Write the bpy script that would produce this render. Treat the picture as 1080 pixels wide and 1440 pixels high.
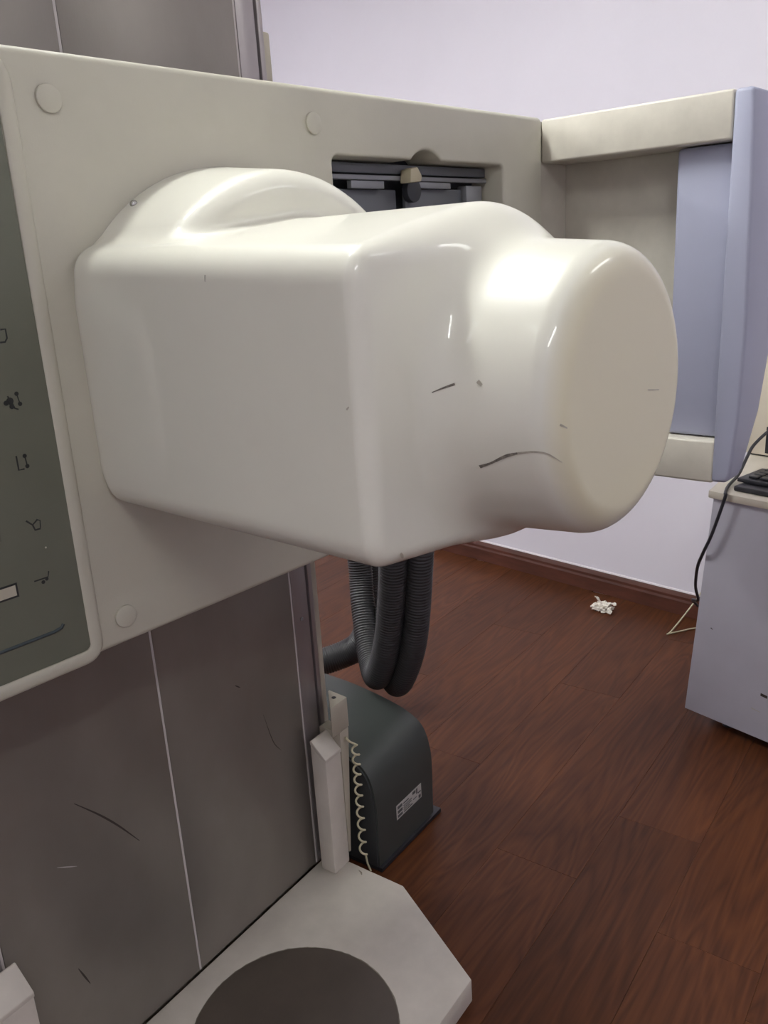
import bpy, bmesh, math, random
import numpy as np
from mathutils import Vector, Matrix

random.seed(7)
sc = bpy.context.scene
for o in list(bpy.data.objects):
    bpy.data.objects.remove(o)
COL = sc.collection

# ------------------------------------------------------------------ camera
R3 = np.array([[0.57569953, -0.27232237, 0.77098027],      # world axes (rows) in camera
               [-0.81561676, -0.12461865, 0.56501282],     # right / down / forward terms
               [-0.05778711, -0.95410205, -0.29385359]])
cam = bpy.data.cameras.new('camera')
cam.sensor_fit = 'VERTICAL'; cam.sensor_height = 36.0; cam.sensor_width = 27.0
cam.lens = 1195.0 / 1440.0 * 36.0
cam.clip_start = 0.02
camo = bpy.data.objects.new('camera', cam); COL.objects.link(camo)
M = Matrix.Identity(4)
for i in range(3):
    M[i][0] = R3[i][0]; M[i][1] = -R3[i][1]; M[i][2] = -R3[i][2]
M[2][3] = 1.3
camo.matrix_world = M
sc.camera = camo

# ------------------------------------------------------------------ world, exposure
w = bpy.data.worlds.new('world'); sc.world = w; w.use_nodes = True
w.node_tree.nodes['Background'].inputs[0].default_value = (0.8, 0.85, 1, 1)
w.node_tree.nodes['Background'].inputs[1].default_value = 0.0
sc.view_settings.view_transform = 'Standard'
sc.view_settings.look = 'None'
sc.view_settings.gamma = 1.0
sc.view_settings.use_curve_mapping = False
sc.view_settings.exposure = 0.0
CEIL = 2.8
# ceiling troffers and added fill panels: x, y, length along x, width along y, emission strength
TROFFERS = [(1.0, 1.17, 0.9, 0.2, 66.0, 'ceiling light panel directly above the column'),
            (-0.7, 1.17, 0.9, 0.2, 7.0, 'dim ceiling light panel above the left end of the arm'),
            (0.9, 2.95, 0.9, 0.2, 80.0, 'added bright ceiling fill panel behind the column'),  # added out of view to brighten the right wall
            (-0.7, -0.8, 0.9, 0.2, 32.0, 'added ceiling fill panel behind the viewer'),  # unseen panel added as fill for the front faces
            (2.1, -0.8, 0.9, 0.2, 13.0, 'added dim ceiling fill panel above the desk')]  # unseen panel added to lift the low wall and right-hand floor
LIGHT_COLOR = (0.975, 1.0, 0.955, 1)

# ------------------------------------------------------------------ helpers
def lin(c):
    return tuple((x / 255 / 12.92) if x / 255 <= 0.04045 else ((x / 255 + 0.055) / 1.055) ** 2.4 for x in c[:3]) + (1.0,)

MATS = {}
def mat(name, rgb, rough=0.5, metal=0.0, spec=0.5, coat=0.0, var=0.0, vscale=6.0, bump=0.0, bscale=200.0,
        rgb2=None, stretch=(1, 1, 1), obj_rand=0.0):
    m = bpy.data.materials.new(name); m.use_nodes = True
    nt = m.node_tree; b = nt.nodes['Principled BSDF']
    b.inputs['Base Color'].default_value = lin(rgb)
    b.inputs['Roughness'].default_value = rough
    b.inputs['Metallic'].default_value = metal
    b.inputs['Specular IOR Level'].default_value = spec
    b.inputs['Coat Weight'].default_value = coat
    b.inputs['Coat Roughness'].default_value = 0.04
    tc = nt.nodes.new('ShaderNodeTexCoord')
    mp = nt.nodes.new('ShaderNodeMapping'); mp.inputs['Scale'].default_value = stretch
    nt.links.new(tc.outputs['Object'], mp.inputs['Vector'])
    if var > 0:
        n = nt.nodes.new('ShaderNodeTexNoise'); n.inputs['Scale'].default_value = vscale
        n.inputs['Detail'].default_value = 5; n.inputs['Roughness'].default_value = 0.6
        nt.links.new(mp.outputs[0], n.inputs['Vector'])
        r = nt.nodes.new('ShaderNodeValToRGB')
        r.color_ramp.elements[0].position = 0.3; r.color_ramp.elements[1].position = 0.72
        a = rgb2 if rgb2 else [x * (1 - var) for x in rgb]
        r.color_ramp.elements[0].color = lin(a); r.color_ramp.elements[1].color = lin(rgb)
        nt.links.new(n.outputs['Fac'], r.inputs['Fac'])
        nt.links.new(r.outputs['Color'], b.inputs['Base Color'])
    if bump > 0:
        n2 = nt.nodes.new('ShaderNodeTexNoise'); n2.inputs['Scale'].default_value = bscale
        n2.inputs['Detail'].default_value = 2
        nt.links.new(mp.outputs[0], n2.inputs['Vector'])
        bp = nt.nodes.new('ShaderNodeBump'); bp.inputs['Strength'].default_value = bump
        bp.inputs['Distance'].default_value = 0.001
        nt.links.new(n2.outputs['Fac'], bp.inputs['Height'])
        nt.links.new(bp.outputs[0], b.inputs['Normal'])
    MATS[name] = m
    return m

def add(name, verts, faces, m=None, parent=None, smooth=False, loc=None):
    me = bpy.data.meshes.new(name)
    me.from_pydata([tuple(v) for v in verts], [], [tuple(f) for f in faces])
    me.validate(); me.update()
    bm = bmesh.new(); bm.from_mesh(me); bmesh.ops.recalc_face_normals(bm, faces=bm.faces); bm.to_mesh(me); bm.free()
    return link(name, me, m, parent, smooth, loc)

def link(name, me, m=None, parent=None, smooth=False, loc=None):
    o = bpy.data.objects.new(name, me); COL.objects.link(o)
    if m: me.materials.append(m)
    if smooth:
        for p in me.polygons: p.use_smooth = True
    if parent: o.parent = parent
    if loc: o.location = loc
    return o

def from_bm(name, bm, m=None, parent=None, smooth=False, loc=None):
    bmesh.ops.recalc_face_normals(bm, faces=bm.faces)
    me = bpy.data.meshes.new(name); bm.to_mesh(me); bm.free()
    return link(name, me, m, parent, smooth, loc)

def bev(bm, w, seg=2, edges=None):
    if w > 0:
        bmesh.ops.bevel(bm, geom=edges if edges else bm.edges[:], offset=w, segments=seg, profile=0.5, affect='EDGES', clamp_overlap=True)

def smooth_by_angle(o, deg=35):
    me = o.data
    for p in me.polygons: p.use_smooth = True
    me.set_sharp_from_angle(angle=math.radians(deg))
    return o

def box(name, x0, x1, y0, y1, z0, z1, m, parent=None, b=0.0, seg=2):
    bm = bmesh.new()
    bmesh.ops.create_cube(bm, size=1)
    for v in bm.verts:
        v.co = Vector(((x0 + x1) / 2 + v.co.x * (x1 - x0), (y0 + y1) / 2 + v.co.y * (y1 - y0), (z0 + z1) / 2 + v.co.z * (z1 - z0)))
    bev(bm, b, seg)
    o = from_bm(name, bm, m, parent)
    if b > 0: smooth_by_angle(o)
    return o

def prism(name, pts, axis, a0, a1, m, parent=None, b=0.0, seg=2):
    """extrude polygon pts (2-D) along axis ('x','y','z') from a0 to a1"""
    def mk(p, a):
        if axis == 'z': return (p[0], p[1], a)
        if axis == 'y': return (p[0], a, p[1])
        return (a, p[0], p[1])
    bm = bmesh.new()
    lo = [bm.verts.new(mk(p, a0)) for p in pts]; hi = [bm.verts.new(mk(p, a1)) for p in pts]
    n = len(pts)
    bm.faces.new(lo); bm.faces.new(hi[::-1])
    for i in range(n):
        bm.faces.new((lo[i], lo[(i + 1) % n], hi[(i + 1) % n], hi[i]))
    bmesh.ops.recalc_face_normals(bm, faces=bm.faces)
    bev(bm, b, seg)
    o = from_bm(name, bm, m, parent)
    if b > 0 or n > 8: smooth_by_angle(o)
    return o

def disc(name, c, axis, r, h, m, parent=None, n=32, b=0.0):
    pts = [(c[0] + r * math.cos(2 * math.pi * i / n), c[1] + r * math.sin(2 * math.pi * i / n)) for i in range(n)]
    return prism(name, pts, axis, h[0], h[1], m, parent, b, 2)

def catmull(P, n=10):
    P = [Vector(p) for p in P]; out = []
    Q = [P[0] * 2 - P[1]] + P + [P[-1] * 2 - P[-2]]
    for i in range(1, len(Q) - 2):
        for k in range(n):
            t = k / n
            a, b, c, d = Q[i - 1], Q[i], Q[i + 1], Q[i + 2]
            out.append(0.5 * ((2 * b) + (c - a) * t + (2 * a - 5 * b + 4 * c - d) * t * t + (3 * b - a - 3 * c + d) * t ** 3))
    out.append(P[-1])
    return out

def tube(name, pts, r, m, parent=None, n=10, closed_ends=True):
    """r: number or list of radii"""
    pts = [Vector(p) for p in pts]; N = len(pts)
    rr = r if isinstance(r, (list, tuple)) else [r] * N
    T = [(pts[min(i + 1, N - 1)] - pts[max(i - 1, 0)]).normalized() for i in range(N)]
    u = T[0].orthogonal().normalized()
    V, F = [], []
    for i in range(N):
        u = (u - T[i] * u.dot(T[i])).normalized(); v = T[i].cross(u)
        for k in range(n):
            a = 2 * math.pi * k / n
            V.append(pts[i] + (u * math.cos(a) + v * math.sin(a)) * rr[i])
    for i in range(N - 1):
        for k in range(n):
            F.append((i * n + k, i * n + (k + 1) % n, (i + 1) * n + (k + 1) % n, (i + 1) * n + k))
    if closed_ends:
        F.append(tuple(range(n))); F.append(tuple((N - 1) * n + k for k in range(n)))
    o = add(name, V, F, m, parent, True)
    return smooth_by_angle(o, 60)

def empty(name, loc=(0, 0, 0), rz=0.0):
    o = bpy.data.objects.new(name, None); COL.objects.link(o)
    o.location = loc; o.rotation_euler = (0, 0, rz); o.empty_display_size = 0.1
    return o

def tag(o, label, cat, group=None):
    o['label'] = label; o['category'] = cat
    if group: o['group'] = group
    return o

def structure(o, label=None):
    o['kind'] = 'structure'
    if label: o['label'] = label
    return o

# ------------------------------------------------------------------ materials
cream = mat('cream_paint', (203, 199, 184), 0.42, var=0.05, vscale=5, bump=0.12, bscale=420)
cream_side = mat('cream_arm_paint', (214, 208, 196), 0.45, var=0.09, vscale=9, bump=0.1, bscale=300)
gloss = mat('white_gloss_enamel', (231, 229, 217), 0.40, coat=0.45, var=0.03, vscale=3)
def yellow_cap(m):
    # the flat front cap of the drum has yellowed with age
    nt = m.node_tree; b = nt.nodes['Principled BSDF']; src = b.inputs['Base Color'].links[0].from_socket
    tc = nt.nodes.new('ShaderNodeTexCoord'); sx = nt.nodes.new('ShaderNodeSeparateXYZ'); nt.links.new(tc.outputs['Object'], sx.inputs[0])
    mr = nt.nodes.new('ShaderNodeMapRange'); mr.inputs['From Min'].default_value = -.572; mr.inputs['From Max'].default_value = -.586
    nt.links.new(sx.outputs['Y'], mr.inputs['Value'])
    mx = nt.nodes.new('ShaderNodeMix'); mx.data_type = 'RGBA'
    nt.links.new(mr.outputs[0], mx.inputs['Factor']); nt.links.new(src, mx.inputs[6]); mx.inputs[7].default_value = lin((222, 215, 188))
    nt.links.new(mx.outputs[2], b.inputs['Base Color'])
yellow_cap(gloss)
lavender = mat('lavender_paint', (168, 170, 192), 0.5, var=0.03, vscale=4, bump=0.06, bscale=400)
wallm = mat('wall_paint', (238, 234, 245), 0.9, spec=0.2, var=0.015, vscale=2.5, bump=0.05, bscale=90)
ceilm = mat('ceiling_paint', (230, 228, 228), 0.9, spec=0.2)
alu = mat('brushed_aluminium', (152, 145, 138), 0.38, metal=0.42, var=0.12, vscale=4, stretch=(1, 1, 0.6), bump=0.08, bscale=350)
alu_edge = mat('aluminium_edge', (172, 165, 165), 0.36, metal=0.6, var=0.06, vscale=8, stretch=(1, 1, 0.2))
seam = mat('pale_seam', (205, 198, 196), 0.45)
slot = mat('dark_slot', (58, 56, 60), 0.6)
beige = mat('beige_paint', (190, 182, 166), 0.5, var=0.08, vscale=7)
platm = mat('platform_paint', (219, 211, 201), 0.42, var=0.08, vscale=10, bump=0.08, bscale=300)
padm = mat('round_pad', (94, 84, 76), 0.5, var=0.12, vscale=12, bump=0.1, bscale=500)
dirt = mat('dark_rim_dirt', (164, 154, 140), 0.8, var=0.4, vscale=40)
coverm = mat('grey_cover', (72, 76, 74), 0.4, var=0.12, vscale=5)
cover_end = mat('dark_cover_end', (58, 60, 62), 0.5)
hosem = mat('hose_plastic', (60, 60, 62), 0.42)
cordm = mat('cord_plastic', (206, 198, 168), 0.45)
labelm = mat('label_paper', (190, 188, 184), 0.4)
inkm = mat('print_ink', (88, 88, 90), 0.6)
panelm = mat('panel_membrane', (112, 114, 100), 0.42, var=0.05, vscale=8)
symm = mat('panel_symbol', (36, 38, 38), 0.5)
panel_line = mat('panel_line', (62, 72, 76), 0.5)
window_m = mat('panel_window', (192, 186, 170), 0.4)
mech = mat('mechanism_grey', (104, 106, 112), 0.45, metal=0.3)
mech_l = mat('mechanism_light', (142, 143, 148), 0.4, metal=0.3)
mech_d = mat('mechanism_dark', (58, 60, 66), 0.5)
yellowed = mat('yellowed_plastic', (186, 176, 150), 0.5)
chrome = mat('chrome', (190, 190, 188), 0.2, metal=1.0)
scuffm = mat('scuff_mark', (150, 142, 132), 0.7, var=0.5, vscale=260)
scuff_l = mat('faint_scuff', (200, 193, 178), 0.6, var=0.2, vscale=90)
dark_scuff = mat('panel_scratch', (66, 58, 54), 0.6)
deskm = mat('desk_laminate', (192, 190, 202), 0.5, var=0.05, vscale=5, bump=0.04)
desk_top = mat('desk_top', (212, 204, 190), 0.5, var=0.03)
black = mat('black_plastic', (40, 40, 46), 0.4)
blackcord = mat('black_cord', (44, 44, 52), 0.45)
tissuem = mat('tissue', (238, 232, 222), 0.9, spec=0.1)
crt = mat('cream_plastic', (214, 205, 188), 0.5)
redm = mat('red_print', (205, 92, 78), 0.6)
skirt = mat('skirting_wood', (104, 62, 50), 0.38, var=0.25, vscale=6, stretch=(6, 0.5, 6))
skirt_top = mat('skirting_pale_edge', (226, 218, 224), 0.6)

def wood_material():
    m = bpy.data.materials.new('laminate_wood'); m.use_nodes = True
    nt = m.node_tree; N = nt.nodes; L = nt.links; b = N['Principled BSDF']
    tc = N.new('ShaderNodeTexCoord'); oi = N.new('ShaderNodeObjectInfo')
    off = N.new('ShaderNodeVectorMath'); off.operation = 'SCALE'
    cx = N.new('ShaderNodeCombineXYZ')
    for k in range(3): L.new(oi.outputs['Random'], cx.inputs[k])
    L.new(cx.outputs[0], off.inputs[0]); off.inputs['Scale'].default_value = 37.0
    ad = N.new('ShaderNodeVectorMath'); ad.operation = 'ADD'
    L.new(tc.outputs['Object'], ad.inputs[0]); L.new(off.outputs[0], ad.inputs[1])
    mp = N.new('ShaderNodeMapping'); mp.inputs['Scale'].default_value = (1.3, 9.0, 9.0)
    L.new(ad.outputs[0], mp.inputs['Vector'])
    n1 = N.new('ShaderNodeTexNoise'); n1.inputs['Scale'].default_value = 1.1; n1.inputs['Detail'].default_value = 2
    n1.inputs['Distortion'].default_value = 0.6
    L.new(mp.outputs[0], n1.inputs['Vector'])
    # contour rings of the noise give cathedral grain
    mul = N.new('ShaderNodeMath'); mul.operation = 'MULTIPLY'; mul.inputs[1].default_value = 11.0
    L.new(n1.outputs['Fac'], mul.inputs[0])
    fr = N.new('ShaderNodeMath'); fr.operation = 'PINGPONG'; fr.inputs[1].default_value = 0.5
    L.new(mul.outputs[0], fr.inputs[0])
    mp2 = N.new('ShaderNodeMapping'); mp2.inputs['Scale'].default_value = (5.0, 130.0, 130.0)
    L.new(ad.outputs[0], mp2.inputs['Vector'])
    n2 = N.new('ShaderNodeTexNoise'); n2.inputs['Scale'].default_value = 1.0; n2.inputs['Detail'].default_value = 4
    L.new(mp2.outputs[0], n2.inputs['Vector'])
    s = N.new('ShaderNodeMath'); s.operation = 'MULTIPLY_ADD'; s.inputs[1].default_value = 0.55
    L.new(fr.outputs[0], s.inputs[0])
    s2 = N.new('ShaderNodeMath'); s2.operation = 'MULTIPLY'; s2.inputs[1].default_value = 0.62
    L.new(n2.outputs['Fac'], s2.inputs[0]); L.new(s2.outputs[0], s.inputs[2])
    r = N.new('ShaderNodeValToRGB')
    e = r.color_ramp.elements
    e[0].position = 0.22; e[0].color = lin((71, 36, 16)); e[1].position = 0.8; e[1].color = lin((104, 57, 25))
    L.new(s.outputs[0], r.inputs['Fac'])
    hv = N.new('ShaderNodeHueSaturation'); hv.inputs['Saturation'].default_value = 0.95
    mr = N.new('ShaderNodeMapRange'); mr.inputs['To Min'].default_value = 0.84; mr.inputs['To Max'].default_value = 1.12
    L.new(oi.outputs['Random'], mr.inputs['Value']); L.new(mr.outputs[0], hv.inputs['Value'])
    L.new(r.outputs['Color'], hv.inputs['Color']); L.new(hv.outputs[0], b.inputs['Base Color'])
    b.inputs['Roughness'].default_value = 0.40
    b.inputs['Specular IOR Level'].default_value = 0.22
    bp = N.new('ShaderNodeBump'); bp.inputs['Strength'].default_value = 0.12; bp.inputs['Distance'].default_value = 0.001
    L.new(n2.outputs['Fac'], bp.inputs['Height']); L.new(bp.outputs[0], b.inputs['Normal'])
    return m
wood = wood_material()

# ------------------------------------------------------------------ room shell
W0 = Vector((3.0132, 1.735)); WD = Vector((0.18280748, 0.98314873)); WN = Vector((-0.98314873, 0.18280748))
XL, YF, YB = -1.9, -1.9, 3.9
def wall_x(y, off=0.0):          # x of the slanted right wall face, off metres into the room
    t = (y - W0.y - WN.y * off) / WD.y
    return W0.x + WN.x * off + WD.x * t
SK = 0.014                        # skirting thickness: wall face lies this far behind its foot

fl = box('floor', XL - .1, wall_x(YB) + .3, YF - .1, YB + .1, -0.12, -0.0125, mat('floor_base', (52, 34, 26), 0.8))
structure(fl, 'reddish brown wood laminate floor')
PW = 0.19
row = 0
y = 0.40 - PW * 12
while y < YB:
    y0, y1 = max(y, YF), min(y + PW, YB)
    if y1 - y0 > 0.02:
        x = -3.2 + [0.11, 0.86, 0.43, 0.02, 0.66, 0.30][row % 6] * 1.215
        if abs(y - 0.21) < .01: x = 1.362 - 1.215 * 4
        if abs(y - 0.40) < .01: x = 1.662 - 1.215 * 4
        if abs(y - 0.59) < .01: x = 1.417 - 1.215 * 4
        while x < wall_x(YB):
            a0 = max(x, XL)
            lim0, lim1 = wall_x(y0, -SK), wall_x(y1, -SK)
            b0, b1 = min(x + 1.215, lim0), min(x + 1.215, lim1)
            if b0 - a0 > 0.03:
                g = 0.00015; c = 0.0006
                top = [(a0 + g + c, y0 + g + c), (b0 - g - c, y0 + g + c), (b1 - g - c, y1 - g - c), (a0 + g + c, y1 - g - c)]
                out = [(a0 + g, y0 + g), (b0 - g, y0 + g), (b1 - g, y1 - g), (a0 + g, y1 - g)]
                ox, oy = a0, y0
                V = [(p[0] - ox, p[1] - oy, 0) for p in top] + [(p[0] - ox, p[1] - oy, -0.0005) for p in out] + [(p[0] - ox, p[1] - oy, -0.0125) for p in out]
                F = [(0, 1, 2, 3)] + [(i, (i + 1) % 4, 4 + (i + 1) % 4, 4 + i) for i in range(4)] + [(4 + i, 4 + (i + 1) % 4, 8 + (i + 1) % 4, 8 + i) for i in range(4)] + [(8, 9, 10, 11)]
                add('plank', V, F, wood, fl, loc=(ox, oy, 0))
            x += 1.215
    y += PW; row += 1

# right wall (slanted) as a prism, the others as boxes
xr0, xr1 = wall_x(YF, -SK), wall_x(YB, -SK)
structure(prism('wall_right', [(xr0, YF), (xr1, YB), (xr1 + .15, YB), (xr0 + .15, YF)], 'z', -0.0125, CEIL, wallm), 'pale lavender painted wall behind the equipment')
structure(box('wall_back', XL, xr1 + .15, YB, YB + .1, -0.0125, CEIL, wallm), 'pale lavender painted back wall')
structure(box('wall_front', XL, xr0 + .15, YF - .1, YF, -0.0125, CEIL, wallm), 'pale lavender painted wall behind the viewer')
structure(box('wall_left', XL - .1, XL, YF - .1, YB + .1, -0.0125, CEIL, wallm), 'pale lavender painted left wall')
structure(box('ceiling', XL - .1, xr1 + .25, YF - .1, YB + .1, CEIL, CEIL + .1, ceilm), 'plain white ceiling')
# skirting: moulded profile swept along the right wall
prof = [(0, 0), (SK, 0), (SK, 0.05), (SK * .8, 0.058), (SK * .8, 0.068), (SK * .45, 0.080), (SK * .3, 0.084), (0, 0.084)]
V, F = [], []
for yy in (YF + .001, YB - .001):
    for (t, z) in prof:
        p = (wall_x(yy, -SK + t + .0002), yy); V.append((p[0], p[1], z + .0002))
n = len(prof)
for i in range(n): F.append((i, (i + 1) % n, n + (i + 1) % n, n + i))
F += [tuple(range(n)), tuple(range(n, 2 * n))]
bb = structure(add('baseboard_right', V, F, skirt), 'dark red-brown wooden skirting board')
V = []
for yy in (YF + .001, YB - .001):
    for (t, z) in [(0.0, 0.0845), (0.006, 0.0845), (0.004, 0.089), (0.0, 0.09)]:
        V.append((wall_x(yy, -SK + t + .0002), yy, z))
add('pale_edge_bead', V, [(0, 1, 5, 4), (1, 2, 6, 5), (2, 3, 7, 6), (3, 0, 4, 7), (0, 1, 2, 3), (4, 5, 6, 7)], skirt_top, bb)  # thin pale bead along the top edge of the skirting

# ceiling lights, added fill panels included
def emit(name, strength):
    m = bpy.data.materials.new(name); m.use_nodes = True; nt = m.node_tree
    nt.nodes.remove(nt.nodes['Principled BSDF'])
    e = nt.nodes.new('ShaderNodeEmission'); e.inputs[0].default_value = LIGHT_COLOR; e.inputs[1].default_value = strength
    nt.links.new(e.outputs[0], nt.nodes['Material Output'].inputs[0]); return m
frame_m = mat('lamp_frame_white', (236, 236, 236), 0.4)
for i, (lx, ly, ll, lw, st, lab) in enumerate(TROFFERS):
    t = tag(empty('ceiling_light', (lx, ly, CEIL)), lab, 'ceiling light', 'ceiling light panels')
    box('frame', -ll / 2 - .03, ll / 2 + .03, -lw / 2 - .03, lw / 2 + .03, -0.04, -0.0005, frame_m, t, .004)
    box('diffuser', -ll / 2, ll / 2, -lw / 2, lw / 2, -0.046, -0.041, emit('lamp_glow', st), t)

# ------------------------------------------------------------------ column
CX = 0.785; CY = 1.056
colm = tag(empty('equipment_column', (0, 0, 0)), 'tall grey aluminium column with pale vertical seams behind the arm', 'column')
HT = 2.25
box('body', .402, 1.168, CY + .022, 1.36, 0.02, HT, beige, colm, .004)
box('front_panel', .452, .7828, CY, CY + .02, 0.053, HT - .004, alu, colm, .0015)
box('front_panel', .7872, 1.1185, CY, CY + .02, 0.053, HT - .004, alu, colm, .0015)
box('seam_strip', .7829, .7871, CY + .0008, CY + .02, 0.053, HT - .004, seam, colm)
for sgn in (1, -1):
    def sx(x): return CX + sgn * (x - CX)
    def sbox(nm, a, b, *rest): return box(nm, min(sx(a), sx(b)), max(sx(a), sx(b)), *rest)
    sbox('seam_strip', 1.1186, 1.1225, CY + .0008, CY + .02, 0.053, HT - .004, seam, colm)
    sbox('edge_strip', 1.1226, 1.1655, CY - .001, CY + .02, 0.053, HT - .004, alu_edge, colm, .0015)
    sbox('dark_channel', 1.1657, 1.1775, CY + .012, CY + .03, 0.053, HT - .004, slot, colm)
    sbox('outer_trim', 1.1777, 1.190, CY + .004, 1.30, 0.02, HT, alu_edge, colm, .002)
    sbox('side_cover', 1.1905, 1.214, CY + .012, 1.33, 0.02, 1.662, beige, colm, .004)
box('top_cap', .40, 1.17, CY - .002, 1.36, HT + .0005, HT + .03, beige, colm, .005)
# low bracket box beside the right post
lb = prism('lower_bracket', [(1.1655, .072), (1.171, .072), (1.1945, .362), (1.1655, .362)], 'y', 1.0, 1.0545, beige, colm, .001)
lt = prism('bracket_top', [(1.1425, 1.0003), (1.1968, 1.0003), (1.2020, 1.050), (1.1985, 1.0505)], 'z', .3625, .43, beige, colm, .001)
disc('bolt_hole', (1.1815, 1.022), 'z', .0045, (.43, .4308), slot, lt, 14)
def strip(name, pts, widths, nrm, m, parent, lift=.0006, th=.0):
    """thin mark following pts on a surface with normal nrm (vector or list)"""
    V, F = [], []; P = [Vector(p) for p in pts]; N = len(P)
    for i in range(N):
        nn = Vector(nrm[i] if isinstance(nrm, list) else nrm)
        t = (P[min(i + 1, N - 1)] - P[max(i - 1, 0)]).normalized(); s = nn.cross(t).normalized() * widths[i] / 2
        V += [P[i] + nn * lift - s, P[i] + nn * lift + s]
    for i in range(N - 1): F.append((2 * i, 2 * i + 1, 2 * i + 3, 2 * i + 2))
    return add(name, V, F, m, parent)
def colmark(pts, wd, m, w0=.3):
    n = len(pts); q = catmull([(p[0], CY, p[1]) for p in pts], 5)
    W = [wd * (w0 + (1 - w0) * math.sin(math.pi * min(1, max(0.02, i / (len(q) - 1)))) ) for i in range(len(q))]
    return strip('scratch', q, W, (0, -1, 0), m, colm)
colmark([(.6022, .527), (.6403, .4821), (.67, .442), (.7024, .3923)], .0032, dark_scuff)
colmark([(.557, .2519), (.5715, .2094)], .0030, dark_scuff)
colmark([(.5561, .4433), (.5874, .4235)], .0018, seam)
colmark([(1.0119, .468), (1.03, .40), (1.0488, .3695)], .0016, dark_scuff)
colmark([(.95, .56), (.962, .55)], .0024, dark_scuff)
disc('screw_head', (1.142, .615), 'y', .004, (CY - .003, CY - .0008), chrome, colm, 14)

# ------------------------------------------------------------------ base platform
plat = tag(empty('base_platform', (0, 0, 0)), 'off-white octagonal floor platform with a round dark pad', 'platform')
pp = [(1.162, CY - .001), (1.162, .86), (1.032, .625), (2 * CX - 1.032, .625), (2 * CX - 1.162, .86), (2 * CX - 1.162, CY - .001)]
prism('slab', pp, 'z', 0.0002, .05, platm, plat, .003)
jr = random.Random(5)
prism('pad_ring', [(.7842 + r_ * math.cos(a_), .8259 + r_ * math.sin(a_)) for a_, r_ in [(2 * math.pi * k / 150, .1769 + abs(jr.gauss(0, .0005)) + .0012 * math.sin(k * .071) ** 4) for k in range(150)]], 'z', .0495, .0503, dirt, plat)
disc('round_pad', (.7842, .8259), 'z', .1755, (.0495, .0515), padm, plat, 64, .0006)
for sgn in (1, -1):
    xs = sorted([CX + sgn * (1.1135 - CX), CX + sgn * (1.1645 - CX)])
    y0, y1 = .999, 1.0375
    if sgn == 1: y0 = .9995
    p = prism('post', [(y0, .0505), (y1, .0505), (y1, .3515), (y0, .3195)], 'x', xs[0], xs[1] if sgn == -1 else 1.1635, platm, plat, .003)
    prism('cap', [(y0 - .001, .3195), (y1, .352), (y1, .360), (y1 - .004, .3615), (y0 - .001, .3275)], 'x', xs[0] - .0005, (xs[1] if sgn == -1 else 1.1635) + .0005, platm, p, .0015)
strip('chip', [(1.142, .952, .0502), (1.147, .957, .0502), (1.15, .966, .0502)], [.002, .004, .0015], (0, 0, 1), dirt, plat)

# ------------------------------------------------------------------ grey cable cover on the floor
cov = tag(empty('cable_cover', (1.325, 1.2, 0)), 'dark grey floor cover with a rounded top beside the column', 'cover')
top = [(.962, .012), (.960, .10), (.9595, .15), (.962, .185), (.971, .222), (.986, .247), (1.010, .263), (1.046, .2765), (1.107, .289), (1.17, .2975), (1.25, .302), (1.46, .304)]
tc_ = catmull([(0, a, b) for a, b in top[1:]], 4)
prof = [(p.y - 1.2, p.z) for p in tc_]
prof = [(top[0][0] - 1.2, top[0][1])] + prof + [(1.46 - 1.2, .012)]
prism('shell', prof, 'x', 1.2185 - 1.325, 1.438 - 1.325, coverm, cov, .0)
ins = [(a + .004 if a < 0 else a - .003, b - .004 if b > .02 else b) for a, b in prof]
prism('end_panel', ins, 'x', 1.2145 - 1.325, 1.2183 - 1.325, cover_end, cov)
box('foot_plate', 1.216 - 1.325, 1.463 - 1.325, .955 - 1.2, 1.47 - 1.2, 0.0003, .0115, black, cov, .002)
lab = box('rating_label', 1.288 - 1.325, 1.388 - 1.325, .9588 - 1.2, .9598 - 1.2, .088, .124, labelm, cov)
for (a, b, z0, z1) in [(.004, .022, .113, .120), (.004, .022, .102, .109), (.004, .022, .092, .098), (.027, .048, .114, .117), (.027, .06, .108, .110), (.027, .058, .103, .105),
                       (.027, .052, .098, .100), (.027, .062, .0925, .095), (.064, .076, .114, .121), (.079, .084, .108, .121), (.086, .097, .105, .108), (.088, .096, .091, .099), (.066, .08, .1, .102)]:
    box('print', 1.288 + a - 1.325, 1.288 + b - 1.325, .9583 - 1.2, .9589 - 1.2, z0, z1, inkm, lab)

# coiled cord hanging between bracket and cover
pts = []
turns = 10; zt, zb = .322, .050
for i in range(turns * 14 + 1):
    a = 2 * math.pi * i / 14; f = i / (turns * 14)
    pts.append((1.1905 + .0072 * math.cos(a), .983 + .0072 * math.sin(a), zt + (zb - zt) * (f * .8 + .2 * f * f)))
pts = [(1.180, .9982, .345), (1.186, .992, .333)] + pts + [(1.193, .976, .051), (1.197, .966, .0505 + .004)]
pts[-2] = (1.196, .978, .03); pts[-1] = (1.198, .972, .0115)
tag(tube('coiled_cord', pts, .0023, cordm, None, 8), 'thin cream coiled cord hanging beside the post', 'cord')

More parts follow.
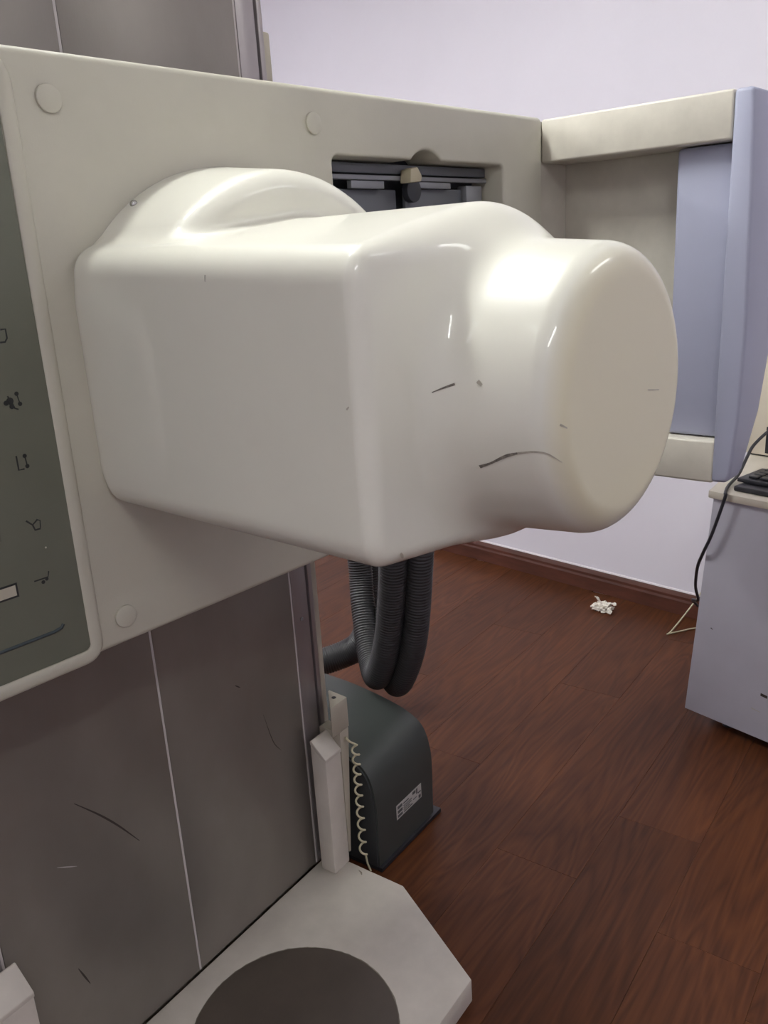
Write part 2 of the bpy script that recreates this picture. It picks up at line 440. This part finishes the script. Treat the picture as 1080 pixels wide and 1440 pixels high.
# ------------------------------------------------------------------ corrugated hoses
def hose(ctrl, r, label):
    P = catmull(ctrl, 40)
    # resample evenly, ribs every 9 mm
    L = [0.0]
    for i in range(1, len(P)): L.append(L[-1] + (P[i] - P[i - 1]).length)
    step = .0019; out = []; rad = []; j = 0; s = 0.0; k = 0
    while s < L[-1]:
        while j < len(L) - 2 and L[j + 1] < s: j += 1
        t = (s - L[j]) / max(1e-6, L[j + 1] - L[j]); out.append(P[j].lerp(P[j + 1], t))
        ph = k % 4
        rad.append(r * (1.0 if ph in (0, 1) else 0.945)); s += step; k += 1
    return tag(tube('corrugated_hose', out, rad, hosem, None, 20), label, 'hose', 'corrugated hoses under the tube head')
HOSES = [
    ([(1.36, 1.00, .93), (1.395, 1.006, .78), (1.408, 1.015, .652), (1.436, 1.058, .47), (1.458, 1.107, .342), (1.515, 1.17, .292), (1.58, 1.235, .33), (1.64, 1.29, .42), (1.67, 1.315, .52), (1.67, 1.34, .75), (1.62, 1.34, .93)], .0325,
     'dark corrugated hose, left loop hanging nearest below the tube head'),
    ([(1.43, .955, .93), (1.447, .962, .78), (1.447, .972, .649), (1.468, 1.01, .45), (1.488, 1.06, .33), (1.53, 1.12, .272), (1.60, 1.20, .31), (1.665, 1.225, .42), (1.74, 1.25, .55), (1.77, 1.26, .75), (1.75, 1.27, .93)], .031,
     'dark corrugated hose, rightmost loop below the tube head'),
    ([(1.45, 1.62, .17), (1.60, 1.56, .16), (1.72, 1.47, .17), (1.765, 1.40, .22), (1.775, 1.37, .34), (1.77, 1.36, .55), (1.75, 1.36, .78), (1.72, 1.38, .93)], .040,
     'dark corrugated hose curving from behind the column up behind the loops'),
]
for h in HOSES: hose(*h)

# ------------------------------------------------------------------ swivel arm (local frame: x = along plate, -y = out of plate)
ANG = math.atan2(-0.09575165, 0.99540526)
ORG = (0.4, 0.93, 0.0)
arm = tag(empty('swivel_arm', ORG, ANG), 'cream horizontal arm plate with control panel and square cut-out', 'equipment arm')
S0, S1, Z0, Z1, TH = -0.42, 1.321, .815, 1.536, .075
OX0, OX1, OZ0, OZ1 = .703, 1.176, .93, 1.443
def arc(cx, cz, r, a0, a1, n):
    return [(cx + r * math.cos(math.radians(a0 + (a1 - a0) * i / n)), cz + r * math.sin(math.radians(a0 + (a1 - a0) * i / n))) for i in range(n + 1)]
def plate_with_hole():
    outer = arc(S1 - .012, Z1 - .012, .012, 90, 0, 4) + arc(S1 - .012, Z0 + .012, .012, 0, -90, 4) + arc(S0 + .02, Z0 + .02, .02, -90, -180, 4) + arc(S0 + .02, Z1 - .02, .02, 180, 90, 4)
    # notch arc on the upper edge of the cut-out
    ncx, nr = .938, .060
    a = math.degrees(math.asin((nr - .017) / nr))
    notch = arc(ncx, OZ1 + .017 - nr, nr, a, 180 - a, 10)
    rr = .012
    inner = arc(OX1 - rr, OZ0 + rr, rr, -90, 0, 4) + arc(OX1 - rr, OZ1 - rr, rr, 0, 90, 4) + notch + arc(OX0 + rr, OZ1 - rr, rr, 90, 180, 4) + arc(OX0 + rr, OZ0 + rr, rr, 180, 270, 4)
    bm = bmesh.new()
    def loop(pts, y): return [bm.verts.new((p[0], y, p[1])) for p in pts]
    def ring(vs): return [bm.edges.new((vs[i], vs[(i + 1) % len(vs)])) for i in range(len(vs))]
    e = .009
    def inset(pts, d):      # shrink polygon edges by d (towards solid side) for rounded front edge
        n = len(pts); out = []
        for i in range(n):
            a, b, c = Vector(pts[i - 1]), Vector(pts[i]), Vector(pts[(i + 1) % n])
            n1 = Vector(((b - a).y, -(b - a).x)).normalized(); n2 = Vector(((c - b).y, -(c - b).x)).normalized()
            m_ = (n1 + n2).normalized(); out.append(tuple(b + m_ * d / max(.4, m_.dot(n1))))
        return out
    K = 4
    of, inn = [], []
    for k in range(K + 1):
        t = math.pi / 2 * k / K
        of.append(loop(inset(outer, e * (1 - math.cos(t))), -(0 - e + e * math.sin(t)) if False else (e - e * math.sin(t))))
        e2 = .005
        inn.append(loop(inset(inner, e2 * (1 - math.cos(t))), e2 - e2 * math.sin(t)))
    ob = loop(outer, TH); ib = loop(inner, TH)
    def bridge(A, B):
        n = len(A)
        for i in range(n): bm.faces.new((A[i], A[(i + 1) % n], B[(i + 1) % n], B[i]))
    for k in range(K): bridge(of[k], of[k + 1]); bridge(inn[k], inn[k + 1])
    bridge(ob, of[0]); bridge(ib, inn[0])
    for (A, B) in ((of[-1], inn[-1]), (ob, ib)):
        ea = [bm.edges.get((A[i], A[(i + 1) % len(A)])) for i in range(len(A))]
        eb = [bm.edges.get((B[i], B[(i + 1) % len(B)])) for i in range(len(B))]
        bmesh.ops.triangle_fill(bm, edges=ea + eb, use_beauty=True)
    o = from_bm('arm_plate', bm, cream, arm)
    return smooth_by_angle(o, 40)
plate = plate_with_hole()
for (s, z) in ((.247, 1.4845), (.666, 1.485), (.240, .854), (.666, .854)):
    disc('screw_cap', (s, z), 'y', .0155, (-.0042, -.0001), cream, plate, 28, .002)
box('carriage', .12, .66, TH + .001, TH + .03, .90, 1.45, slot, arm)

# control panel, slightly sunk membrane inside a raised bead
cp = prism('control_panel', arc(.186 - .012, 1.508 - .012, .012, 90, 0, 4) + arc(.186 - .012, .829 + .012, .012, 0, -90, 4) + [(-.34, .829), (-.34, 1.508)], 'y', -.0018, -.0002, panelm, arm)
bead = arc(.197 - .02, 1.519 - .02, .02, 90, 0, 6) + arc(.197 - .02, .823 + .012, .016, 0, -90, 6)
bead = [(-.35, 1.519)] + bead + [(-.35, .820)]
pb = tube('panel_bead', [(p[0], 0, p[1]) for p in bead], .0095, cream, arm, 16)
for v in pb.data.vertices: v.co.y *= .42
pb.location.y = -.0004
def sym(pts, wd, m=symm, lift=.0021):
    q = [(p[0], -lift, p[1]) for p in pts]
    return strip('symbol', q, [wd] * len(q), (0, -1, 0), m, cp, 0)
def dot(s, z, r): return disc('symbol', (s, z), 'y', r, (-.0022, -.0019), symm, cp, 10)
SX = .139
# bracket-like sign, figure sign, frame sign, branch sign, couch sign
sym([(SX + .004, 1.240), (SX + .010, 1.240), (SX + .010, 1.230), (SX + .007, 1.226), (SX + .001, 1.226)], .0020)
dot(SX, 1.160, .0042); dot(SX - .005, 1.1585, .003); dot(SX + .001, 1.1535, .003); dot(SX + .011, 1.155, .0026); dot(SX + .009, 1.167, .0026)
sym([(SX - .002, 1.166), (SX + .002, 1.157), (SX + .004, 1.151), (SX + .008, 1.149)], .0018)
sym([(SX + .009, 1.167), (SX + .011, 1.155)], .0014)
sym([(SX - .005, 1.0965), (SX - .005, 1.0795), (SX + .002, 1.0795)], .0020)
sym([(SX + .005, 1.0945), (SX + .006, 1.082)], .0016); dot(SX + .005, 1.0945, .0026); dot(SX + .006, 1.082, .0026)
sym([(SX - .008, 1.018), (SX - .001, 1.011), (SX + .006, 1.016)], .0022); sym([(SX - .001, 1.011), (SX + .001, 1.004), (SX + .008, 1.004)], .0022)
sym([(SX + .005, 1.016), (SX + .009, 1.014), (SX + .008, 1.005)], .0014)
sym([(SX - .012, .942), (SX + .006, .942), (SX + .008, .949)], .0018); dot(SX - .001, .9375, .0024); dot(SX + .004, .940, .0022)
dot(.149, .979, .0012).data.materials[0] = window_m
# indicator window with dark frame
box('window_frame', .02, .106, -.0022, -.0018, .930, .948, symm, cp)
box('indicator_window', .02, .1035, -.0025, -.0022, .9325, .9455, window_m, cp)
tube('panel_groove', [(-.3, -.0014, .870), (.10, -.0014, .870), (.140, -.0014, .870), (.150, -.0014, .872), (.1535, -.0014, .876)], .0024, panel_line, cp, 8)
box('key', .055, .098, -.0023, -.0018, 1.002, 1.03, mat('panel_key', (98, 99, 86), 0.5), cp, .0)
for z in (1.09, 1.165, 1.24, 1.315):
    box('key', .055, .092, -.0023, -.0018, z - .012, z + .012, MATS['panel_key'], cp)

# mechanism seen in the cut-out
box('back_plate', OX0 - .03, OX1 + .03, TH + .001, TH + .006, OZ0 - .02, OZ1 + .045, mech_d, arm)
ml = box('guide_rail', OX0 + .004, OX1 - .004, .040, .060, 1.424, 1.4395, mech, arm, .0015)
box('guide_rail', OX0 + .004, OX1 - .004, .037, .050, 1.4135, 1.421, mech_l, arm, .001)
box('carrier_plate', .735, .912, .052, .060, 1.0, 1.400, mech, arm, .002)
box('carrier_plate', .935, 1.105, .050, .058, 1.0, 1.402, mech, arm, .002)
box('upright', 1.108, 1.160, .040, .062, OZ0 + .005, 1.408, mech_l, arm, .002)
box('bracket', .785, .868, .040, .050, 1.400, 1.4125, mech_l, arm, .001)
box('bracket', .965, 1.058, .040, .050, 1.402, 1.4125, mech_l, arm, .001)
disc('pulley', (.945, 1.398), 'y', .020, (.036, .050), mech_d, arm, 24, .002)
prism('stop_block', [(.905, 1.408), (.935, 1.410), (.938, 1.420), (.926, 1.434), (.908, 1.430)], 'y', .012, .036, yellowed, arm, .002)

# side arm running out towards the viewer, open channel between two rails
SA0, SA1 = 1.335, 1.48
def qbox(nm, s0, s1, q0, q1, z0, z1, m, par, b=0, seg=2): return box(nm, s0, s1, -q1, -q0, z0, z1, m, par, b, seg)
side = qbox('side_arm_web', 1.442, SA1, -.085, .374, .8205, 1.531, cream_side, arm, .004)
qbox('side_arm_rail', SA0, 1.4415, -.012, .374, 1.4515, 1.5345, cream_side, arm, .005, 3)
qbox('side_arm_rail', SA0, 1.4415, -.012, .374, .820, .9045, cream_side, arm, .005, 3)
qbox('joint_block', 1.3225, 1.441, -.07, -.014, .822, 1.531, cream_side, arm)

# ------------------------------------------------------------------ lavender detector housing on the end of the side arm
det = tag(empty('detector_housing', ORG, ANG), 'lavender detector housing on the end of the side arm', 'detector')
qbox('inner_slab', 1.364, 1.4405, .264, .3735, .9065, 1.4495, lavender, det, .008, 3)
dp = [(.375, 1.5335), (.4085, 1.5335), (.4165, 1.35), (.4215, 1.1), (.4175, .95), (.4085, .84), (.402, .8245), (.372, .8225)]
# cross profile in q,z extruded along s, then sheared in at the lower right
bm = bmesh.new()
prq = dp
lo = [bm.verts.new((1.333, -q, z)) for q, z in prq]
def right_s(z): return 1.515 if z > 1.2 else 1.424 + (z - .848) * (.091 / .352) if z > .848 else 1.40
hi = [bm.verts.new((right_s(z), -q, z)) for q, z in prq]
bm.faces.new(lo); bm.faces.new(hi)
for i in range(len(prq)): bm.faces.new((lo[i], lo[(i + 1) % len(prq)], hi[(i + 1) % len(prq)], hi[i]))
bmesh.ops.recalc_face_normals(bm, faces=bm.faces)
long_e = [e for e in bm.edges if abs((e.verts[0].co - e.verts[1].co).z) > .05 or True]
sharp = [e for e in bm.edges if len(e.link_faces) == 2 and e.calc_face_angle() > .5]
bev(bm, .007, 3, sharp)
smooth_by_angle(from_bm('end_housing', bm, lavender, det), 30)

# ------------------------------------------------------------------ x-ray tube head: one casing from a signed distance field
DC = (.493, 1.149); DR = .152; DQ = .588
def smin(a, b, k):
    h = np.clip(.5 + .5 * (b - a) / k, 0, 1); return b + (a - b) * h - k * h * (1 - h)
def roundbox2(dx, dy, r):
    wx, wy = dx + r, dy + r
    return np.minimum(np.maximum(wx, wy), 0) + np.sqrt(np.maximum(wx, 0) ** 2 + np.maximum(wy, 0) ** 2) - r
QB = .458
def sdf(s, q, z):
    f = np.clip(q / QB, 0, 1)
    A = (.489, 1.163, .181)
    B = (.274, 1.291 - .018 * f, .034)
    Cc = (.272 + 0 * f, 1.038 - .002 * f, .031)
    # exact distance to the convex hull of the three circles (arc by arc, clamped to each arc's normals)
    cs = [A, B, Cc]; na = []
    for k in range(3):
        c1, c2 = cs[k], cs[(k + 1) % 3]
        ux, uz = c2[0] - c1[0], c2[1] - c1[1]; ln = np.sqrt(ux * ux + uz * uz); ux, uz = ux / ln, uz / ln
        m_ = (c1[2] - c2[2]) / ln; h_ = np.sqrt(1 - m_ * m_)
        na.append(np.arctan2(uz * m_ - ux * h_, ux * m_ + uz * h_))
    d = None
    for k in range(3):
        a0 = na[k - 1]; span = np.mod(na[k] - a0, 2 * np.pi); mid = a0 + span / 2
        px, pz = s - cs[k][0], z - cs[k][1]
        df = np.abs(np.mod(np.arctan2(pz, px) - mid + np.pi, 2 * np.pi) - np.pi)
        val = np.sqrt(px * px + pz * pz) * np.cos(np.clip(df - span / 2, 0, np.pi)) - cs[k][2]
        d = val if d is None else np.maximum(d, val)
    t = np.clip((z - 1.17) / .15, 0, 1); t2 = np.clip((s - .25) / .13, 0, 1); rf = .018 + .026 * t * t * (3 - 2 * t) * t2 * t2 * (3 - 2 * t2)   # upper front edge is rounder
    body = np.where(q > .2, roundbox2(d, np.abs(q - .2) - (QB - .2), rf), roundbox2(d, np.abs(q - .2) - (.2 - .0008), .010))
    rd = np.sqrt((s - DC[0]) ** 2 + (z - DC[1]) ** 2)
    drum = roundbox2(rd - (DR + .004 - .010 * np.clip((q - QB) / .13, 0, 1)), np.abs(q - .40) - (DQ - .40), .030)
    r2 = np.sqrt((s - .484) ** 2 + (z - 1.147) ** 2)
    hub = roundbox2(r2 - (.2725 - .12 * np.clip(q, 0, .2)), np.abs(q - .02) - .12, .030)
    hub = -smin(-hub, (z - 1.03), .05); hub = -smin(-hub, s - .243, .012)
    out = smin(body, hub, .016)
    return smin(out, drum, .042)

def surface_net(fn, lo, hi, h):
    ax = [np.arange(lo[k], hi[k] + h, h) for k in range(3)]
    G = np.meshgrid(*ax, indexing='ij')
    D = fn(G[0], G[1], G[2])
    nx, ny, nz = D.shape
    inside = D < 0
    cell = np.zeros((nx - 1, ny - 1, nz - 1), int)
    for a in (0, 1):
        for b in (0, 1):
            for c in (0, 1):
                cell += inside[a:nx - 1 + a, b:ny - 1 + b, c:nz - 1 + c]
    act = (cell > 0) & (cell < 8)
    idx = -np.ones(act.shape, int); ii = np.argwhere(act); idx[act] = np.arange(len(ii))
    P = np.array(lo) + (ii + .5) * h
    def grad(P):
        e = 2e-4; g = np.zeros_like(P)
        for k in range(3):
            d = np.zeros(3); d[k] = e
            a = P + d; b = P - d
            g[:, k] = (fn(a[:, 0], a[:, 1], a[:, 2]) - fn(b[:, 0], b[:, 1], b[:, 2])) / (2 * e)
        return g
    for _ in range(8):
        g = grad(P); v = fn(P[:, 0], P[:, 1], P[:, 2]); gg = np.maximum((g * g).sum(1), .05)
        st = g * (v / gg)[:, None]; ln = np.linalg.norm(st, axis=1, keepdims=True); st *= np.minimum(1, h * .6 / np.maximum(ln, 1e-9))
        P = P - st
    faces = []
    for k in range(3):
        sl0 = [slice(None)] * 3; sl1 = [slice(None)] * 3; sl0[k] = slice(0, -1); sl1[k] = slice(1, None)
        ch = inside[tuple(sl0)] != inside[tuple(sl1)]
        e = np.argwhere(ch); o1, o2 = [(1, 2), (2, 0), (0, 1)][k]
        ok = (e[:, o1] > 0) & (e[:, o2] > 0) & (e[:, o1] < D.shape[o1] - 1) & (e[:, o2] < D.shape[o2] - 1); e = e[ok]
        def c(da, db):
            t = e.copy(); t[:, o1] -= da; t[:, o2] -= db
            return idx[t[:, 0], t[:, 1], t[:, 2]]
        q = np.stack([c(1, 1), c(0, 1), c(0, 0), c(1, 0)], 1)
        fl_ = inside[tuple(sl0)][tuple(e.T)]
        q[~fl_] = q[~fl_][:, ::-1]
        faces.append(q)
    return P, np.concatenate(faces), grad(P)

head = tag(empty('tube_head', ORG, ANG), 'glossy white rounded tube head with a protruding round drum', 'x-ray tube head')
P, F, Gr = surface_net(sdf, (.19, -.0025, .93), (.79, .62, 1.46), .0062)
me = bpy.data.meshes.new('casing')
Vx = np.c_[P[:, 0], -P[:, 1], P[:, 2]]
me.from_pydata(Vx.tolist(), [], F[:, ::-1].tolist())
me.update()
nn = np.c_[Gr[:, 0], -Gr[:, 1], Gr[:, 2]]; nn /= np.maximum(np.linalg.norm(nn, axis=1, keepdims=True), 1e-9)
for p in me.polygons: p.use_smooth = True
me.normals_split_custom_set_from_vertices([tuple(v) for v in nn])
link('casing', me, gloss, head)
def snap(p, n=12):
    p = np.array(p, float)[None, :]
    for _ in range(n):
        e = 2e-4; g = np.zeros((1, 3))
        for k in range(3):
            d = np.zeros(3); d[k] = e
            g[0, k] = (sdf(*(p + d).T)[0] - sdf(*(p - d).T)[0]) / (2 * e)
        v = sdf(*p.T)[0]; p = p - g * v / max((g * g).sum(), .05)
    g = g[0] / np.linalg.norm(g[0]); p = p[0]
    return Vector((p[0], -p[1], p[2])), Vector((g[0], -g[1], g[2]))
def casing_mark(pts, widths, m, name='scuff_mark'):
    q = catmull(pts, 6); wv = catmull([(w_, 0, 0) for w_ in widths], 6)
    S = [snap(p) for p in q]
    return strip(name, [a for a, b in S], [max(.0004, x.x) for x in wv], [b for a, b in S], m, head, .0007)
casing_mark([(0.3505, 0.5037, 1.0947), (0.3497, 0.5168, 1.0999), (0.3483, 0.5355, 1.1093), (0.3482, 0.5481, 1.1134)], [.0036, .0022, .0032, .002], scuffm)
casing_mark([(0.3482, 0.5481, 1.1134), (0.3495, 0.564, 1.1162), (0.3558, 0.5752, 1.1141), (0.3678, 0.583, 1.1043)], [.0022, .0018, .0012, .0006], scuff_l)
casing_mark([(0.3266, 0.4669, 1.1683), (0.335, 0.4759, 1.1722), (0.3397, 0.4851, 1.1754)], [.0008, .0018, .0024], scuffm)
casing_mark([(0.362, 0.584, 1.1407), (0.3696, 0.5869, 1.1362)], [.0022, .0012], scuff_l)
casing_mark([(0.2783, 0.4563, 1.0194), (0.2815, 0.4547, 1.0162), (0.2848, 0.4531, 1.013)], [.002, .0034, .0014], scuff_l)
casing_mark([(0.2405, 0.255, 1.2866), (0.24, 0.2544, 1.2804)], [.0014, .0008], scuffm)
casing_mark([(0.5363, 0.588, 1.1451), (0.5649, 0.588, 1.1407)], [.0009, .0009], scuff_l)
casing_mark([(0.2406, 0.4366, 1.1646), (0.2412, 0.4398, 1.1674)], [.002, .0012], scuff_l)
casing_mark([(0.3438, 0.5085, 1.1787), (0.3435, 0.5133, 1.175)], [.004, .003], scuff_l)
# screw on the round base
p, nrm = snap((.333, .012, 1.371))
bm = bmesh.new(); bmesh.ops.create_uvsphere(bm, u_segments=12, v_segments=8, radius=.005)
for v in bm.verts: v.co += p
from_bm('screw_head', bm, chrome, head, True)

# ------------------------------------------------------------------ desk with keyboard, monitor and cables
DV = Vector((0.28609235, 0.95820205, 0)); DN = Vector((0.95820205, -0.28609235, 0))   # DN: into the desk, away from the viewer
DA = Vector((2.1602, .5867, 0))
desk = tag(empty('desk', (DA.x, DA.y, 0), math.atan2(DN.y, DN.x)), 'pale grey-lavender desk with a cream top near the wall', 'desk')
# local x = into the desk, local y = DV (towards the left edge), z up
def dpt(a, b, z): v = DA + DV * a + DN * b; return (v.x, v.y, z)
prism('front_panel', [(0, .035), (-.05, .655), (-1.0, .655), (-1.0, .035)], 'x', 0.0, .018, deskm, desk, .001)
prism('side_panel', [(.0185, -.0575), (.53, .09), (.53, .072), (.0185, -.0755)], 'z', .036, .654, deskm, desk, .001)
prism('side_panel', [(.0185, -.977), (.53, -.977), (.53, -.995), (.0185, -.995)], 'z', .036, .654, deskm, desk, .001)
prism('shelf', [(.0185, -.08), (.40, -.08), (.40, -.9765), (.0185, -.9765)], 'z', .10, .118, deskm, desk)
prism('top', [(-.012, -.042), (.56, .125), (.56, -1.02), (-.012, -1.02)], 'z', .656, .6755, desk_top, desk, .003)
for (a, b) in ((-.10, .06), (-.94, .06), (-.10, .36), (-.94, .36)):
    disc('foot', (b, a), 'z', .018, (.0003, .0355), black, desk, 14)
strip('scuff', [(0, -.064, .30), (0, -.070, .297)], [.003, .002], (-1, 0, 0), dark_scuff, desk)
strip('scuff', [(0, -.19, .115), (0, -.215, .112)], [.002, .0015], (-1, 0, 0), scuff_l, desk)
strip('scuff', [(0, -.212, .163), (0, -.23, .161)], [.008, .008], (-1, 0, 0), dark_scuff, desk)
kb = tag(empty('keyboard', dpt(-.09, .02, .676), math.atan2(DN.y, DN.x)), 'black keyboard with a stepped edge on the desk top', 'keyboard')
prism('base', [(.0, 0), (.13, .0), (.13, .012), (0, .014)], 'y', -.40, .0, black, kb, .004)
prism('tray', [(.035, .0145), (.155, .0135), (.155, .026), (.035, .025)], 'y', -.40, .012, black, kb, .003)
for r_ in range(4):
    for c_ in range(12):
        box('key', .045 + r_ * .025, .065 + r_ * .025, -.035 - c_ * .029, -.012 - c_ * .029, .0262, .032, black, kb, .002, 1)
mon = tag(empty('computer_case', dpt(.085, .378, .676), math.atan2(DN.y, DN.x)), 'cream computer box standing on the desk behind the keyboard', 'computer')
box('case', 0, .17, -.45, 0, .004, .40, crt, mon, .006)
box('front_slot', -.002, .0005, -.18, -.061, .012, .088, black, mon, .0)
for k in range(2): box('red_print', -.0012, .0003, -.10, -.032, .309 + k * .013, .314 + k * .013, redm, mon)
box('foot', .01, .16, -.44, -.01, .0002, .0038, black, mon)

bc = catmull([dpt(-.03, .33, .775), dpt(-.0206, .30, .7692), dpt(-.0157, .24, .742), dpt(-.0274, .19, .7219), dpt(-.045, .12, .690), dpt(-.066, .04, .6815), dpt(-.088, -.012, .677), dpt(-.0922, -.020, .667), dpt(-.0636, -.020, .5675), dpt(-.0363, -.012, .5049), dpt(.0023, .03, .4461), dpt(.0484, .10, .3571), dpt(.075, .16, .29), dpt(.13, .22, .2544), dpt(.16, .30, .20)], 8)
tag(tube('black_cable', bc, .0042, blackcord, None, 8), 'black cable hanging over the corner of the desk', 'cable')
wc = catmull([(2.80, .69, .20), (2.775, .72, .125), (2.72, .76, .05), (2.675, .787, .006), (2.66, .7932, .0035), (2.672, .785, .0035), (2.71, .756, .0035), (2.7457, .7283, .0035), (2.79, .66, .0035)], 8)
wc = [(min(p.x, wall_x(p.y, .006)), p.y, p.z) for p in wc]
tag(tube('white_cable', wc, .0026, cordm, None, 8), 'thin cream cable bent on the floor beside the desk', 'cable')

# ------------------------------------------------------------------ crumpled tissue
rng = random.Random(3)
bm = bmesh.new(); bmesh.ops.create_icosphere(bm, subdivisions=4, radius=1)
from mathutils import noise
for v in bm.verts:
    d = v.co.normalized()
    f = .62 + .75 * abs(noise.noise(d * 2.1 + Vector((3, 1, 7)))) + .55 * abs(noise.noise(d * 4.3 + Vector((1, 9, 2)))) - .25 * abs(noise.noise(d * 9))
    v.co = Vector((d.x * .026 * f, d.y * .037 * f, max(-.0125, d.z * .021 * f)))
zmin = min(v.co.z for v in bm.verts)
for v in bm.verts: v.co.z -= zmin - .0004
ti = empty('crumpled_tissue', (2.752, 1.056, 0)); tag(ti, 'small crumpled white tissue on the floor by the skirting board', 'tissue')
from_bm('wad', bm, tissuem, ti)
def flap(name, base, tip, wd, bend):
    b_, t_ = Vector(base), Vector(tip); ax_ = (t_ - b_); sd = ax_.cross(Vector((0, 0, 1))).normalized()
    V, F = [], []
    for i in range(6):
        f = i / 5; c = b_ + ax_ * f + Vector((0, 0, bend * math.sin(f * 3.14)))
        ww = wd * (1 - .35 * f) * (1 + .25 * math.sin(i * 2.1))
        for k in range(3): V.append(c + sd * ww * (k - 1) / 2 + Vector((0, 0, .004 * math.sin(i * 1.7 + k * 2))))
    for i in range(5):
        for k in range(2): F.append((i * 3 + k, i * 3 + k + 1, i * 3 + k + 4, i * 3 + k + 3))
    o = add(name, V, F, tissuem, ti); md = o.modifiers.new('thick', 'SOLIDIFY'); md.thickness = .0012
flap('fold', (.005, .006, .024), (-.004, .030, .052), .022, .006)
flap('fold', (0, -.012, .022), (.012, -.046, .028), .024, .006)
flap('fold', (-.008, -.02, .018), (-.03, -.04, .008), .022, .004)
flap('fold', (0, .015, .022), (-.012, .042, .012), .026, .004)
